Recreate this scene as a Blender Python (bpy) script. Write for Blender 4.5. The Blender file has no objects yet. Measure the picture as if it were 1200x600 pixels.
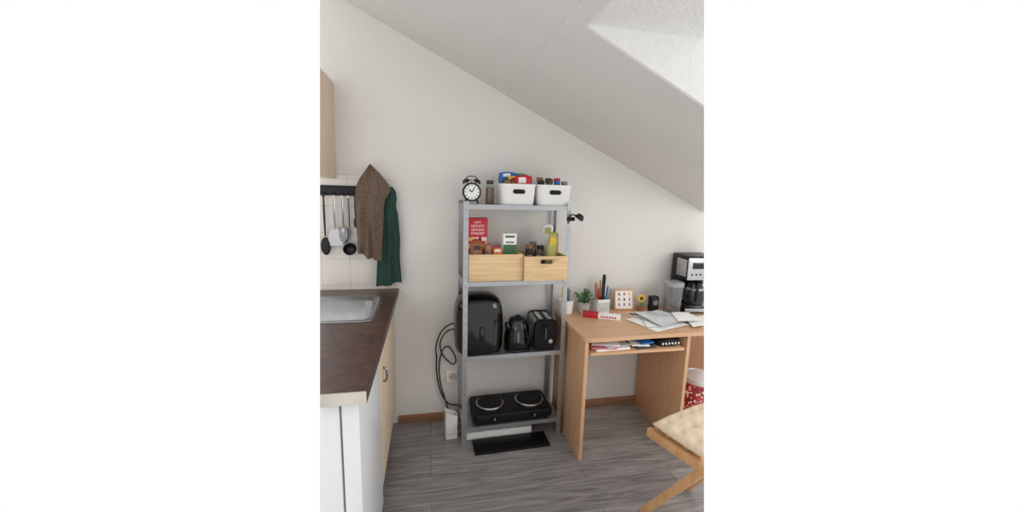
import bpy, bmesh, math, random
import numpy as np
from mathutils import Vector, Matrix, noise
random.seed(7)
PI=math.pi
sc=bpy.context.scene; COL=sc.collection
# ------------------------------------------------------------------ camera
F0=458.1674; CAM=Vector((0,-2.3493,1.4576)); YAW,PITCH,ROLL=.209,.1639,.0285
FW=Vector((math.sin(YAW)*math.cos(PITCH),math.cos(YAW)*math.cos(PITCH),-math.sin(PITCH)))
RT=Vector((math.cos(YAW),-math.sin(YAW),0)); UP=RT.cross(FW)
cr,sr=math.cos(ROLL),math.sin(ROLL)
RT2=RT*cr+UP*sr; UP2=UP*cr-RT*sr
cd=bpy.data.cameras.new('camera'); cam=bpy.data.objects.new('camera',cd); COL.objects.link(cam)
m=Matrix((RT2,UP2,-FW)).transposed().to_4x4(); m.translation=CAM; cam.matrix_world=m
cd.sensor_fit='HORIZONTAL'; cd.sensor_width=36; cd.lens=36*F0/1200; cd.clip_start=.02
sc.camera=cam
def ray(px,py): return FW*F0+RT2*(px-600)-UP2*(py-300)
def hit(px,py,axis,val):
    d=ray(px,py); return CAM+d*((val-CAM[axis])/d[axis])
# ------------------------------------------------------------------ colours and materials
def lin(c): return tuple((v/255/12.92 if v/255<=.04045 else ((v/255+.055)/1.055)**2.4) for v in c)+(1,)
def newmat(n):
    m=bpy.data.materials.new(n); m.use_nodes=True
    nt=m.node_tree; return m,nt,nt.nodes['Principled BSDF']
def mat(n,c,rough=.5,metal=0,var=.08,scale=20,bump=0,bscale=60,trans=0,coat=0,spec=.5):
    m,nt,b=newmat(n); N,L=nt.nodes,nt.links
    tc=N.new('ShaderNodeTexCoord'); nz=N.new('ShaderNodeTexNoise'); nz.inputs['Scale'].default_value=scale; nz.inputs['Detail'].default_value=4
    L.new(tc.outputs['Object'],nz.inputs['Vector'])
    rp=N.new('ShaderNodeValToRGB'); col=lin(c)
    rp.color_ramp.elements[0].color=tuple(v*(1-var) for v in col[:3])+(1,); rp.color_ramp.elements[1].color=tuple(min(1,v*(1+var)) for v in col[:3])+(1,)
    rp.color_ramp.elements[0].position=.3; rp.color_ramp.elements[1].position=.7
    L.new(nz.outputs['Fac'],rp.inputs['Fac']); L.new(rp.outputs['Color'],b.inputs['Base Color'])
    b.inputs['Roughness'].default_value=rough; b.inputs['Metallic'].default_value=metal; b.inputs['Specular IOR Level'].default_value=spec
    b.inputs['Transmission Weight'].default_value=trans; b.inputs['Coat Weight'].default_value=coat; b.inputs['Coat Roughness'].default_value=.05
    if bump:
        n2=N.new('ShaderNodeTexNoise'); n2.inputs['Scale'].default_value=bscale; n2.inputs['Detail'].default_value=3
        L.new(tc.outputs['Object'],n2.inputs['Vector']); bp=N.new('ShaderNodeBump'); bp.inputs['Strength'].default_value=bump; bp.inputs['Distance'].default_value=.01
        L.new(n2.outputs['Fac'],bp.inputs['Height']); L.new(bp.outputs['Normal'],b.inputs['Normal'])
    return m
def wood(n,c1,c2,stretch=(1.5,30,30),rough=.45):
    m,nt,b=newmat(n); N,L=nt.nodes,nt.links
    tc=N.new('ShaderNodeTexCoord'); mp=N.new('ShaderNodeMapping'); mp.inputs['Scale'].default_value=stretch
    nz=N.new('ShaderNodeTexNoise'); nz.inputs['Scale'].default_value=2.2; nz.inputs['Detail'].default_value=6; nz.inputs['Distortion'].default_value=.6
    rp=N.new('ShaderNodeValToRGB'); rp.color_ramp.elements[0].color=lin(c1); rp.color_ramp.elements[1].color=lin(c2)
    rp.color_ramp.elements[0].position=.3; rp.color_ramp.elements[1].position=.7
    L.new(tc.outputs['Object'],mp.inputs['Vector']); L.new(mp.outputs['Vector'],nz.inputs['Vector']); L.new(nz.outputs['Fac'],rp.inputs['Fac']); L.new(rp.outputs['Color'],b.inputs['Base Color'])
    b.inputs['Roughness'].default_value=rough
    return m
def floor_mat():
    m,nt,b=newmat('grey_vinyl_planks'); N,L=nt.nodes,nt.links
    tc=N.new('ShaderNodeTexCoord'); br=N.new('ShaderNodeTexBrick')
    for k,v in {'Scale':1,'Brick Width':1.25,'Row Height':.17,'Mortar Size':.0012,'Mortar Smooth':.3,'Bias':0}.items(): br.inputs[k].default_value=v
    br.offset=.37; br.inputs['Color1'].default_value=lin((164,159,157)); br.inputs['Color2'].default_value=lin((142,138,137)); br.inputs['Mortar'].default_value=lin((96,92,91))
    L.new(tc.outputs['Object'],br.inputs['Vector'])
    def grain(sx,sy,dist,lo,hi,p0,p1,det):
        mp=N.new('ShaderNodeMapping'); mp.inputs['Scale'].default_value=(sx,sy,1); L.new(tc.outputs['Object'],mp.inputs['Vector'])
        nz=N.new('ShaderNodeTexNoise'); nz.inputs['Scale'].default_value=2.2; nz.inputs['Detail'].default_value=det; nz.inputs['Distortion'].default_value=dist; nz.inputs['Roughness'].default_value=.55
        L.new(mp.outputs['Vector'],nz.inputs['Vector'])
        rp=N.new('ShaderNodeValToRGB'); rp.color_ramp.elements[0].color=lo+(1,); rp.color_ramp.elements[1].color=hi+(1,); rp.color_ramp.elements[0].position=p0; rp.color_ramp.elements[1].position=p1
        L.new(nz.outputs['Fac'],rp.inputs['Fac']); return nz,rp
    n1,r1=grain(.8,8,2.8,(.46,.45,.45),(1.18,1.18,1.18),.32,.66,5)
    n2,r2=grain(1.6,44,.8,(.74,.73,.73),(1.12,1.12,1.12),.3,.7,6)
    cur=br.outputs['Color']
    for r,fa in ((r1,.75),(r2,.8)):
        mx=N.new('ShaderNodeMix'); mx.data_type='RGBA'; mx.blend_type='MULTIPLY'; mx.inputs['Factor'].default_value=fa
        L.new(cur,mx.inputs['A']); L.new(r.outputs['Color'],mx.inputs['B']); cur=mx.outputs['Result']
    L.new(cur,b.inputs['Base Color'])
    b.inputs['Roughness'].default_value=.27
    bp=N.new('ShaderNodeBump'); bp.inputs['Strength'].default_value=.08; bp.inputs['Distance'].default_value=.004; L.new(n2.outputs['Fac'],bp.inputs['Height']); L.new(bp.outputs['Normal'],b.inputs['Normal'])
    return m
def tile_mat():
    m,nt,b=newmat('white_tiles'); N,L=nt.nodes,nt.links
    tc=N.new('ShaderNodeTexCoord'); sp=N.new('ShaderNodeSeparateXYZ'); cb=N.new('ShaderNodeCombineXYZ'); L.new(tc.outputs['Object'],sp.inputs[0]); L.new(sp.outputs['X'],cb.inputs['X']); L.new(sp.outputs['Z'],cb.inputs['Y'])
    br=N.new('ShaderNodeTexBrick'); br.offset=0; 
    for k,v in {'Scale':1,'Brick Width':.15,'Row Height':.15,'Mortar Size':.002,'Mortar Smooth':.3}.items(): br.inputs[k].default_value=v
    br.inputs['Color1'].default_value=lin((224,217,210)); br.inputs['Color2'].default_value=lin((219,212,205)); br.inputs['Mortar'].default_value=lin((192,184,177))
    L.new(cb.outputs[0],br.inputs['Vector']); L.new(br.outputs['Color'],b.inputs['Base Color']); b.inputs['Roughness'].default_value=.25
    return m
def post_mat():
    m=mat('slotted_galvanised_post',(172,175,177),.36,.85,var=.05,scale=14); nt=m.node_tree; N,L=nt.nodes,nt.links; b=N['Principled BSDF']
    src=b.inputs['Base Color'].links[0].from_socket
    tc=N.new('ShaderNodeTexCoord'); sp=N.new('ShaderNodeSeparateXYZ'); L.new(tc.outputs['Object'],sp.inputs[0])
    def ma(op,a,bv=None):
        n=N.new('ShaderNodeMath'); n.operation=op
        for i,v in enumerate((a,bv)):
            if v is None: continue
            if isinstance(v,(int,float)): n.inputs[i].default_value=v
            else: L.new(v,n.inputs[i])
        return n.outputs[0]
    xa=ma('SUBTRACT',.3,ma('ABSOLUTE',ma('SUBTRACT',sp.outputs['X'],.3)))
    inx=ma('LESS_THAN',ma('ABSOLUTE',ma('SUBTRACT',xa,.013)),.0022)
    inz=ma('LESS_THAN',ma('FRACT',ma('DIVIDE',sp.outputs['Z'],.052)),.22)
    f=ma('MULTIPLY',inx,inz)
    mx=N.new('ShaderNodeMix'); mx.data_type='RGBA'; L.new(f,mx.inputs['Factor']); L.new(src,mx.inputs['A']); mx.inputs['B'].default_value=lin((128,132,135)); L.new(mx.outputs['Result'],b.inputs['Base Color'])
    return m
def patch_mat(n,cols,scale,rough=.4):
    m,nt,b=newmat(n); N,L=nt.nodes,nt.links
    tc=N.new('ShaderNodeTexCoord'); vo=N.new('ShaderNodeTexVoronoi'); vo.inputs['Scale'].default_value=scale; L.new(tc.outputs['Object'],vo.inputs['Vector'])
    sp=N.new('ShaderNodeSeparateColor'); L.new(vo.outputs['Color'],sp.inputs[0])
    rp=N.new('ShaderNodeValToRGB'); rp.color_ramp.interpolation='CONSTANT'
    while len(rp.color_ramp.elements)<len(cols): rp.color_ramp.elements.new(.5)
    for i,c in enumerate(cols): rp.color_ramp.elements[i].position=i/len(cols); rp.color_ramp.elements[i].color=lin(c)
    L.new(sp.outputs[0],rp.inputs['Fac']); L.new(rp.outputs['Color'],b.inputs['Base Color']); b.inputs['Roughness'].default_value=rough
    return m
M={}
M['wall']=mat('wall_paint',(221,218,213),.85,var=.015,scale=3,bump=.12,bscale=90)
M['ceil']=mat('ceiling_paint',(212,208,204),.9,var=.02,scale=4,bump=.10,bscale=70)
M['rough_plaster']=mat('rough_plaster',(224,223,221),.9,var=.02,scale=30,bump=.4,bscale=75)
M['floor']=floor_mat(); M['tile']=tile_mat(); M['post']=post_mat()
M['base']=wood('skirting_wood',(140,98,70),(166,120,88),(2,20,20))
M['beech']=wood('beech_desk',(202,158,120),(214,174,136),(2,25,25),.38)
M['beech_v']=wood('beech_upright',(196,150,112),(210,168,130),(25,25,2),.45)
M['beech_shade']=wood('shaded_beech_panel',(146,100,66),(164,116,80),(25,25,2),.5)  # beech darkened in its colour for the shade under the desk
M['cab']=wood('pale_cabinet_wood',(216,194,168),(226,206,182),(25,25,2),.5)
M['bamboo']=wood('bamboo',(207,172,124),(230,200,154),(1.2,25,40),.5)
M['chairwood']=wood('chair_wood',(196,146,98),(214,168,120),(14,14,3),.4)
M['worktop']=mat('brown_worktop',(82,58,50),.32,var=.35,scale=38)
M['edge_dark']=mat('worktop_edge',(70,50,44),.4,var=.2,scale=30)
M['cream']=mat('cream_edge',(200,194,182),.55,var=.14,scale=14)
M['socketm']=mat('white_socket',(240,236,226),.4,var=.01)
M['outlet']=mat('socket_outlet',(198,193,182),.4,var=.01)
M['steel']=mat('brushed_steel',(182,182,184),.34,1,var=.05)
M['utsteel']=mat('utensil_steel',(138,138,140),.2,1,var=.05)
M['darksteel']=mat('dark_steel',(92,92,94),.35,.9,var=.05)
M['sinksteel']=mat('sink_steel',(150,150,150),.34,1,var=.08)
M['galv']=mat('galvanised_steel',(172,175,177),.36,.85,var=.06,scale=14)
M['chrome']=mat('chrome',(205,205,208),.15,1,var=.02)
M['white']=mat('white_plastic',(232,231,228),.4,var=.02)
M['fridge']=mat('white_enamel',(228,230,232),.3,var=.015)
M['black']=mat('black_plastic',(20,20,22),.42,var=.1,spec=.35)
M['gloss']=mat('gloss_black',(7,7,8),.12,var=.1,spec=.5,coat=.2)
M['satin']=mat('satin_black',(13,13,14),.42,var=.1,spec=.22)
M['iron']=mat('cast_iron',(28,27,27),.6,0,var=.15,spec=.2)
M['brown_towel']=mat('brown_terry',(108,90,77),1,var=.22,scale=70,bump=.6,bscale=220)
M['green_towel']=mat('green_cloth',(36,66,56),.95,var=.12,scale=40,bump=.3,bscale=200)
M['cushion']=mat('cream_cushion',(222,202,174),.95,var=.05,scale=60,bump=.25,bscale=130)
M['piping']=mat('cushion_piping',(208,186,156),.95,var=.06)
M['glass']=mat('clear_glass',(235,240,238),.05,var=0,trans=.95)
M['smoke']=mat('smoked_glass',(70,66,64),.08,var=0,trans=.7)
M['frost']=mat('clear_plastic',(236,236,238),.12,var=.02,trans=.92)
M['paper']=mat('paper',(240,239,236),.8,var=.02)
M['sleeve']=mat('plastic_sleeve',(222,224,227),.16,var=.12,scale=12)
M['tinprint']=patch_mat('tin_print',[(160,36,48),(140,28,42),(186,60,66),(216,180,150),(120,26,40),(176,48,56),(226,214,204)],85)
M['foodprint']=patch_mat('food_print',[(206,60,66),(232,196,120),(226,150,140),(150,30,40),(240,226,200)],60)
def cm(n,c,r=.5,**k):
    if n not in M: M[n]=mat(n,c,r,**k)
    return M[n]
RED=cm('red_print',(190,34,48)); BLUE=cm('blue_print',(36,104,176)); GRN=cm('green_leaf',(66,112,58),.6,var=.25,scale=60); YEL=cm('yellow_print',(226,182,50)); ORG=cm('orange_print',(222,122,46))
DBROWN=cm('dark_brown',(66,44,33)); TAN=cm('tan_brown',(150,104,66)); GREY=cm('mid_grey',(120,122,124)); LGREY=cm('light_grey',(190,190,188)); PINK=cm('pink_print',(204,116,132)); LIME=cm('lime_print',(170,166,92)); GOLD=cm('gold_print',(180,144,84),.35); TEAL=cm('teal_print',(50,140,130)); DGREEN=cm('dark_green_print',(60,104,62)); SLATE=cm('slate',(60,62,72))
# ------------------------------------------------------------------ mesh helpers
def NB(): return bmesh.new()
def join(bm,t,mx=None):
    if mx is not None: bmesh.ops.transform(t,matrix=mx,verts=t.verts)
    me=bpy.data.meshes.new('t'); t.to_mesh(me); t.free(); bm.from_mesh(me); bpy.data.meshes.remove(me); return bm
def MX(loc=(0,0,0),rot=(0,0,0)):
    return Matrix.Translation(loc)@Matrix.Rotation(rot[2],4,'Z')@Matrix.Rotation(rot[1],4,'Y')@Matrix.Rotation(rot[0],4,'X')
def box(bm,c,s,bev=0,seg=2,rot=(0,0,0)):
    t=NB(); bmesh.ops.create_cube(t,size=1); bmesh.ops.scale(t,vec=s,verts=t.verts)
    if bev: bmesh.ops.bevel(t,geom=t.edges[:],offset=bev,segments=seg,profile=.5,affect='EDGES',clamp_overlap=True)
    return join(bm,t,MX(c,rot))
def bx(bm,x0,x1,y0,y1,z0,z1,bev=0,seg=2): return box(bm,((x0+x1)/2,(y0+y1)/2,(z0+z1)/2),(abs(x1-x0),abs(y1-y0),abs(z1-z0)),bev,seg)
def loft(bm,rings,cap0=True,cap1=True,mx=None,closed=False):
    t=NB(); R=[[t.verts.new(p) for p in r] for r in rings]; n=len(R[0])
    pairs=list(zip(R,R[1:]))+([(R[-1],R[0])] if closed else [])
    for a,b in pairs:
        for i in range(n):
            j=(i+1)%n; t.faces.new((a[i],a[j],b[j],b[i]))
    if not closed:
        if cap0: t.faces.new(R[0][::-1])
        if cap1: t.faces.new(R[-1])
    bmesh.ops.recalc_face_normals(t,faces=t.faces[:])
    return join(bm,t,mx)
def shell(bm,ft,fb,n,mx=None,u0=0,u1=1,v0=0,v1=1):
    """closed sheet between two surfaces over the unit square"""
    t=NB(); g=lambda f:[t.verts.new(f(u0+(u1-u0)*i/n,v0+(v1-v0)*j/n)) for i in range(n+1) for j in range(n+1)]
    top,bot=g(ft),g(fb); idx=lambda i,j:i*(n+1)+j
    for i in range(n):
        for j in range(n):
            q=[idx(i,j),idx(i+1,j),idx(i+1,j+1),idx(i,j+1)]; t.faces.new([top[k] for k in q]); t.faces.new([bot[k] for k in q[::-1]])
    for k in range(n):
        for A in ((idx(k,0),idx(k+1,0)),(idx(k+1,n),idx(k,n)),(idx(0,k+1),idx(0,k)),(idx(n,k),idx(n,k+1))): t.faces.new((top[A[1]],top[A[0]],bot[A[0]],bot[A[1]]))
    bmesh.ops.recalc_face_normals(t,faces=t.faces[:]); return join(bm,t,mx)
def circ(r,z,n=32,cx=0,cy=0,sy=1): return [(cx+r*math.cos(2*PI*i/n),cy+r*sy*math.sin(2*PI*i/n),z) for i in range(n)]
def lathe(bm,prof,n=32,loc=(0,0,0),rot=(0,0,0),sy=1): return loft(bm,[circ(max(r,1e-4),z,n,sy=sy) for r,z in prof],mx=MX(loc,rot))
def rr(w,d,r,z,k=5,cx=0,cy=0):
    p=[]
    for q,(sx,sy) in enumerate(((1,1),(-1,1),(-1,-1),(1,-1))):
        for i in range(k+1):
            a=q*PI/2+i*PI/2/k; p.append((cx+sx*(w/2-r)+r*math.cos(a),cy+sy*(d/2-r)+r*math.sin(a),z))
    return p
def tube(bm,pts,r,n=8,smooth=0):
    P=[Vector(p) for p in pts]
    for _ in range(smooth):
        Q=[P[0]]
        for a,b in zip(P,P[1:]): Q+= [a*.75+b*.25,a*.25+b*.75]
        P=Q+[P[-1]]
    rings=[]; nrm=None
    for i,p in enumerate(P):
        d=(P[min(i+1,len(P)-1)]-P[max(i-1,0)]).normalized()
        if nrm is None: nrm=d.cross(Vector((.3,.5,.8))).normalized()
        nrm=(nrm-d*nrm.dot(d)).normalized(); b=d.cross(nrm)
        rad=float(np.interp(i/(len(P)-1),np.linspace(0,1,len(r)),r)) if isinstance(r,(list,tuple)) else r
        rings.append([tuple(p+nrm*rad*math.cos(2*PI*k/n)+b*rad*math.sin(2*PI*k/n)) for k in range(n)])
    return loft(bm,rings)
def prism(bm,poly,z0,z1,mx=None):
    return loft(bm,[[(x,y,z0) for x,y in poly],[(x,y,z1) for x,y in poly]],mx=mx)
def ball(bm,c,r,s=(1,1,1),n=16):
    t=NB(); bmesh.ops.create_uvsphere(t,u_segments=n,v_segments=max(6,n//2),radius=r); bmesh.ops.scale(t,vec=s,verts=t.verts); return join(bm,t,MX(c))
def obj(name,bm,m,parent=None,loc=(0,0,0),rz=0,label=None,ang=38):
    me=bpy.data.meshes.new(name); bm.to_mesh(me); bm.free(); me.materials.append(m)
    for p in me.polygons: p.use_smooth=True
    me.set_sharp_from_angle(angle=math.radians(ang))
    o=bpy.data.objects.new(name,me); COL.objects.link(o); o.location=loc; o.rotation_euler=(0,0,rz)
    if parent: o.parent=parent
    if label: o['label']=label
    return o
def thing(name,label,cat,loc=(0,0,0),rz=0,group=None):
    o=bpy.data.objects.new(name,None); COL.objects.link(o); o.location=loc; o.rotation_euler=(0,0,rz); o.empty_display_size=.05
    o['label']=label; o['category']=cat
    if group: o['group']=group
    return o
def tag(o,label,cat,group=None):
    o['label']=label; o['category']=cat
    if group: o['group']=group
    return o
def struct(name,bm,m):
    o=obj(name,bm,m); o['kind']='structure'; o['label']=name.replace('_',' '); return o
def boolean(o,cbm):
    c=obj('cutter',cbm,M['black']); c.parent=o.parent
    md=o.modifiers.new('b','BOOLEAN'); md.object=c; md.operation='DIFFERENCE'; md.solver='EXACT'
    bpy.context.view_layer.update(); dg=bpy.context.evaluated_depsgraph_get()
    me=bpy.data.meshes.new_from_object(o.evaluated_get(dg)); o.modifiers.clear(); o.data=me; bpy.data.objects.remove(c)
def feet(parent,pts,r,h):
    for x,y in pts:
        b=NB(); lathe(b,[(r*.9,0),(r,.003),(r,h)],12,(x,y,0)); obj('foot',b,M['black'],parent)
RX=(PI/2,0,0)
# ------------------------------------------------------------------ room shell
CZ=lambda x:2.209-.467*x
XL,XR=-.85,2.3
b=NB(); loft(b,[[(XL,y,-.1),(XR,y,-.1),(XR,y,CZ(XR)+.02),(XL,y,CZ(XL)+.02)] for y in (0,.12)]); struct('wall_back',b,M['wall'])
b=NB(); bx(b,XL,XR,-2.2,0,-.1,0); struct('floor',b,M['floor'])
DX,DY=.484,-1.08
SEAM=.437
b=NB()
def slopeslab(b,x0,x1,y0,y1,dz=0): loft(b,[[(x0,y,CZ(x0)+dz),(x1,y,CZ(x1)+dz),(x1,y,CZ(x1)+.09),(x0,y,CZ(x0)+.09)] for y in (y0,y1)])
slopeslab(b,XL,SEAM,-2.2,.0); slopeslab(b,SEAM,XR,DY,.0,-.004); slopeslab(b,SEAM,DX,-2.2,DY,-.004); struct('ceiling',b,M['ceil'])
zd=CZ(DX)
b=NB(); loft(b,[[(DX,y,zd+.006),(XR,y,zd+.006),(XR,y,CZ(XR)+.001),(DX,y,zd+.001)] for y in (DY-.004,DY+.03)]); struct('wall_dormer',b,M['rough_plaster'])
b=NB(); bx(b,DX+.004,XR,-2.2,DY,zd+.003,zd+.08); struct('ceiling_dormer',b,M['rough_plaster'])
b=NB(); bx(b,-.2,XR,-.014,0,0,.05,.003); struct('baseboard_back',b,M['base'])
b=NB(); bx(b,XL,-.197,-.008,0,.80,1.521); struct('trim_1',b,M['tile'])
# ------------------------------------------------------------------ kitchen counter
HC=.8716
t=thing('worktop','dark brown speckled kitchen worktop with a cream end and an inset sink','worktop',(-.49,-.62,HC-.04))
ox,oy,oz=t.location
b=NB()
for x0,x1,y0,y1 in ((-.80,-.188,-.18,-.009),(-.80,-.188,-1.228,-.59),(-.262,-.188,-.59,-.18),(-.80,-.785,-.59,-.18)):
    bx(b,x0-ox,x1-ox,y0-oy,y1-oy,0,.04)
obj('slab',b,M['worktop'],t)
b=NB(); bx(b,-.188-ox,-.184-ox,-1.228-oy,-.009-oy,.002,.0405); obj('front_edging',b,M['edge_dark'],t)
b=NB(); bx(b,-.80-ox,-.184-ox,-1.238-oy,-1.228-oy,.003,.041,.003); obj('end_edging',b,M['cream'],t,label='worn cream end edging')
s=thing('kitchen_sink','stainless steel sink set into the dark worktop','sink',(-.52,-.385,HC))
b=NB(); w,d=.545,.435
loft(b,[rr(w,d,.04,.0005),rr(w-.004,d-.004,.04,.005),rr(w-.03,d-.03,.035,.006),rr(w-.05,d-.05,.04,.001),rr(w-.075,d-.09,.06,-.012),rr(w-.09,d-.10,.07,-.11),rr(w-.13,d-.14,.06,-.14),rr(.08,.08,.039,-.146)],cap0=False)
obj('basin',b,M['sinksteel'],s)
b=NB(); lathe(b,[(.034,-.145),(.034,-.142),(.03,-.141),(.0,-.143)],24); obj('drain',b,M['chrome'],s)
c=thing('base_cabinet','light wood base cabinet with a single door under the sink','cabinet',(-.5,-.355,0))
ox,oy=-.5,-.355
b=NB(); 
bx(b,-.78-ox,-.235-ox,-.71-oy,-.694-oy,.1,.8316); bx(b,-.78-ox,-.235-ox,-.026-oy,-.01-oy,.1,.8316); bx(b,-.78-ox,-.235-ox,-.694-oy,-.026-oy,.1,.116); bx(b,-.796-ox,-.78-ox,-.71-oy,-.01-oy,.1,.8316)
obj('body',b,M['cab'],c)
b=NB(); bx(b,-.78-ox,-.29-ox,-.70-oy,-.02-oy,0,.1); obj('plinth',b,M['black'],c)
b=NB(); bx(b,-.234-ox,-.214-ox,-.708-oy,-.012-oy,.125,.825,.003); dr=obj('door',b,M['cab'],c)
b=NB(); tube(b,[(-.214-ox,-.60-oy,.585),(-.201-ox,-.60-oy,.588),(-.197-ox,-.60-oy,.60),(-.197-ox,-.60-oy,.635),(-.201-ox,-.60-oy,.648),(-.214-ox,-.60-oy,.651)],.0055,8,1); obj('handle',b,M['utsteel'],dr)
f=thing('fridge','white under-counter fridge at the near end of the kitchen counter','fridge',(-.5,-.96,0))
ox,oy=-.5,-.96
b=NB(); bx(b,-.79-ox,-.268-ox,-1.2-oy,-.718-oy,.02,.825,.004); obj('body',b,M['fridge'],f)
b=NB(); bx(b,-.262-ox,-.212-ox,-1.2-oy,-.718-oy,.06,.822,.003,2); dd=obj('door',b,M['fridge'],f)
b=NB(); bx(b,-.268-ox,-.262-ox,-1.19-oy,-.728-oy,.07,.812); obj('seal',b,GREY,f)
feet(f,[(xx-ox,yy-oy) for yy in (-1.15,-.77) for xx in (-.75,-.31)],.018,.02)
u=thing('wall_cabinet','pale wood wall cabinet high above the sink','cabinet',(-.65,-.3,1.505))
b=NB(); bx(b,-.15,.128,-.3,.298,0,.5); obj('body',b,M['cab'],u)
b=NB(); bx(b,.129,.148,-.3,.296,-.004,.503,.003); obj('door',b,M['cab'],u)
# rail and utensils
def W(px,py,y): return hit(px,py,1,y)
rl=thing('utensil_rail','black wall rail holding kitchen utensils above the tiles','rail',(-.52,-.008,1.435))
b=NB(); box(b,(0.0,-.006,0),(.25,.012,.055),.003); obj('bar',b,M['black'],rl)
UX=[W(p,232,-.045).x for p in (379,391,401,408,416)]
for x in UX:
    b=NB(); tube(b,[(x+.52,-.010,-.012),(x+.52,-.037,-.016),(x+.52,-.040,-.03),(x+.52,-.037,-.04),(x+.52,-.03,-.034)],.0025,6,1); obj('hook',b,M['black'],rl)
def utensil(name,label,x,zbot,mh,mb,kind):
    top=1.435-.026; t=thing(name,label,'utensil',(x,-.044,top)); h=top-zbot
    b=NB(); tube(b,[(0,0,-.010),(0,-.004,-h*.3),(0,0,-h*.68)],[.004,.006,.004],8,1)
    t2=NB(); lathe(t2,[(.007,0),(.007,.004)],12); join(b,t2,MX((0,-.002,-.006),(PI/2,0,0)))
    obj('handle',b,mh,t)
    b=NB()
    if kind=='ladle': lathe(b,[(.004,-.03),(.022,-.026),(.034,-.008),(.036,.004),(.034,.004),(.02,-.02),(.002,-.024)],20,(0,-.01,-h+.034),(PI/2-.5,0,0))
    elif kind=='spoon': ball(b,(0,0,-h+.050),.034,(.78,.22,1.5))
    elif kind=='turner': loft(b,[[(x*ww,-.003+yy,zz) for x,yy in ((-1,0),(1,0),(1,.003),(-1,.003))] for ww,zz in ((.008,-h*.64),(.034,-h*.74),(.038,-h))])
    elif kind=='short': ball(b,(0,0,-h*.82),.012,(1,.6,2.4))
    obj('head',b,mb,t)
zb=lambda py:W(395,py,-.05).z
utensil('kitchen_spoon','black kitchen spoon hanging leftmost on the rail',UX[0],zb(299),M['black'],M['black'],'spoon')
utensil('kitchen_turner','steel turner hanging second from left on the rail',UX[1],zb(288),M['utsteel'],M['steel'],'turner')
utensil('serving_spoon','steel serving spoon hanging in the middle of the rail',UX[2],zb(286),M['utsteel'],M['utsteel'],'spoon')
utensil('ladle','black round ladle hanging just left of the brown towel',UX[3],zb(299),M['utsteel'],M['black'],'ladle')
utensil('kitchen_brush','short black utensil hanging behind the brown towel edge',UX[4],zb(268),M['black'],M['black'],'short')
# towels
def towel(name,label,rows,y,mt,creases,loop,am,seed,tilt):
    """cloth hung from one point: creases fan out from the hook and open towards the hem"""
    b=NB(); n=60; V=[]
    o0=W(rows[0][1],rows[0][0],y)
    py=[r[0] for r in rows]; dense=list(np.arange(py[0],py[-1],3.0))+[py[-1]]
    for k,yv in enumerate(dense):
        l=float(np.interp(yv,py,[r[1] for r in rows])); r=float(np.interp(yv,py,[r[2] for r in rows])); tt=k/(len(dense)-1); row=[]
        for i in range(n+1):
            q=i/n; nz=noise.noise(Vector((q*3.5,tt*3.2,seed)))
            p=W(l+(r-l)*q,yv+(tilt*(q-.5)+3*nz)*tt,y)
            dy=-.004*math.sin(q*PI)-.018*nz*(.3+.7*tt)
            for (qc,sl,wd,dp) in creases:
                x=(q-(qc+sl*tt+.04*nz))/wd
                dy-=am*dp*max(0,1-abs(x))*(.4+.6*tt)
            row.append(b.verts.new((p.x-o0.x,dy,p.z-o0.z)))
        V.append(row)
    for a,c in zip(V,V[1:]):
        for i in range(n): b.faces.new((a[i],a[i+1],c[i+1],c[i]))
    for _ in range(3): bmesh.ops.smooth_vert(b,verts=b.verts[:],factor=.5,use_axis_x=False,use_axis_y=True,use_axis_z=False)
    bmesh.ops.recalc_face_normals(b,faces=b.faces[:])
    bmesh.ops.solidify(b,geom=b.faces[:],thickness=.005)
    t=thing(name,label,'towel',(o0.x,y,o0.z)); obj('cloth',b,mt,t,ang=80)
    b=NB(); tube(b,loop,.003,6,2); obj('hanging_loop',b,mt,t)
towel('hand_towel','brown terry towel hanging beside the utensil rail',[(195,431,437),(199,428.5,441),(204,425,446),(210,421,451),(216,418.5,455.5),(221,417,458),(226,416.5,456),(232,416,451.5),(242,416.5,449.5),(265,417.5,449),(285,419,448),(302,420,447.5)],-.092,M['brown_towel'],[(.30,-.22,.14,1.0),(.50,-.08,.13,.8),(.62,.08,.14,1.1),(.80,.14,.12,.8)],[(.005,0,0),(.006,.03,.012),(.012,.03,.012),(.012,0,0)],.026,3.1,8)
towel('dish_cloth','dark green cloth hanging to the right of the brown towel',[(219,448,460),(225,445,464),(233,443,465),(242,442,464),(252,442,466.5),(280,442,469),(305,442,468.5),(333,441,471)],-.048,M['green_towel'],[(.35,-.15,.15,.8),(.5,.06,.13,1.1),(.68,.16,.14,.9)],[(.02,0,0),(.022,.03,.012),(.03,.03,.012),(.03,0,0)],.022,7.7,-4)
hk=W(434,197,-.02)
o=thing('wall_hook','small dark wall hook carrying the brown towel','hook',(hk.x,-.008,hk.z)); b=NB(); box(b,(0,.003,.0),(.014,.008,.03),.002); obj('plate',b,M['iron'],o)
b=NB(); tube(b,[(0,0,-.004),(0,-.055,-.006),(0,-.07,.008)],.003,6,1); obj('prong',b,M['iron'],o)
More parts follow.
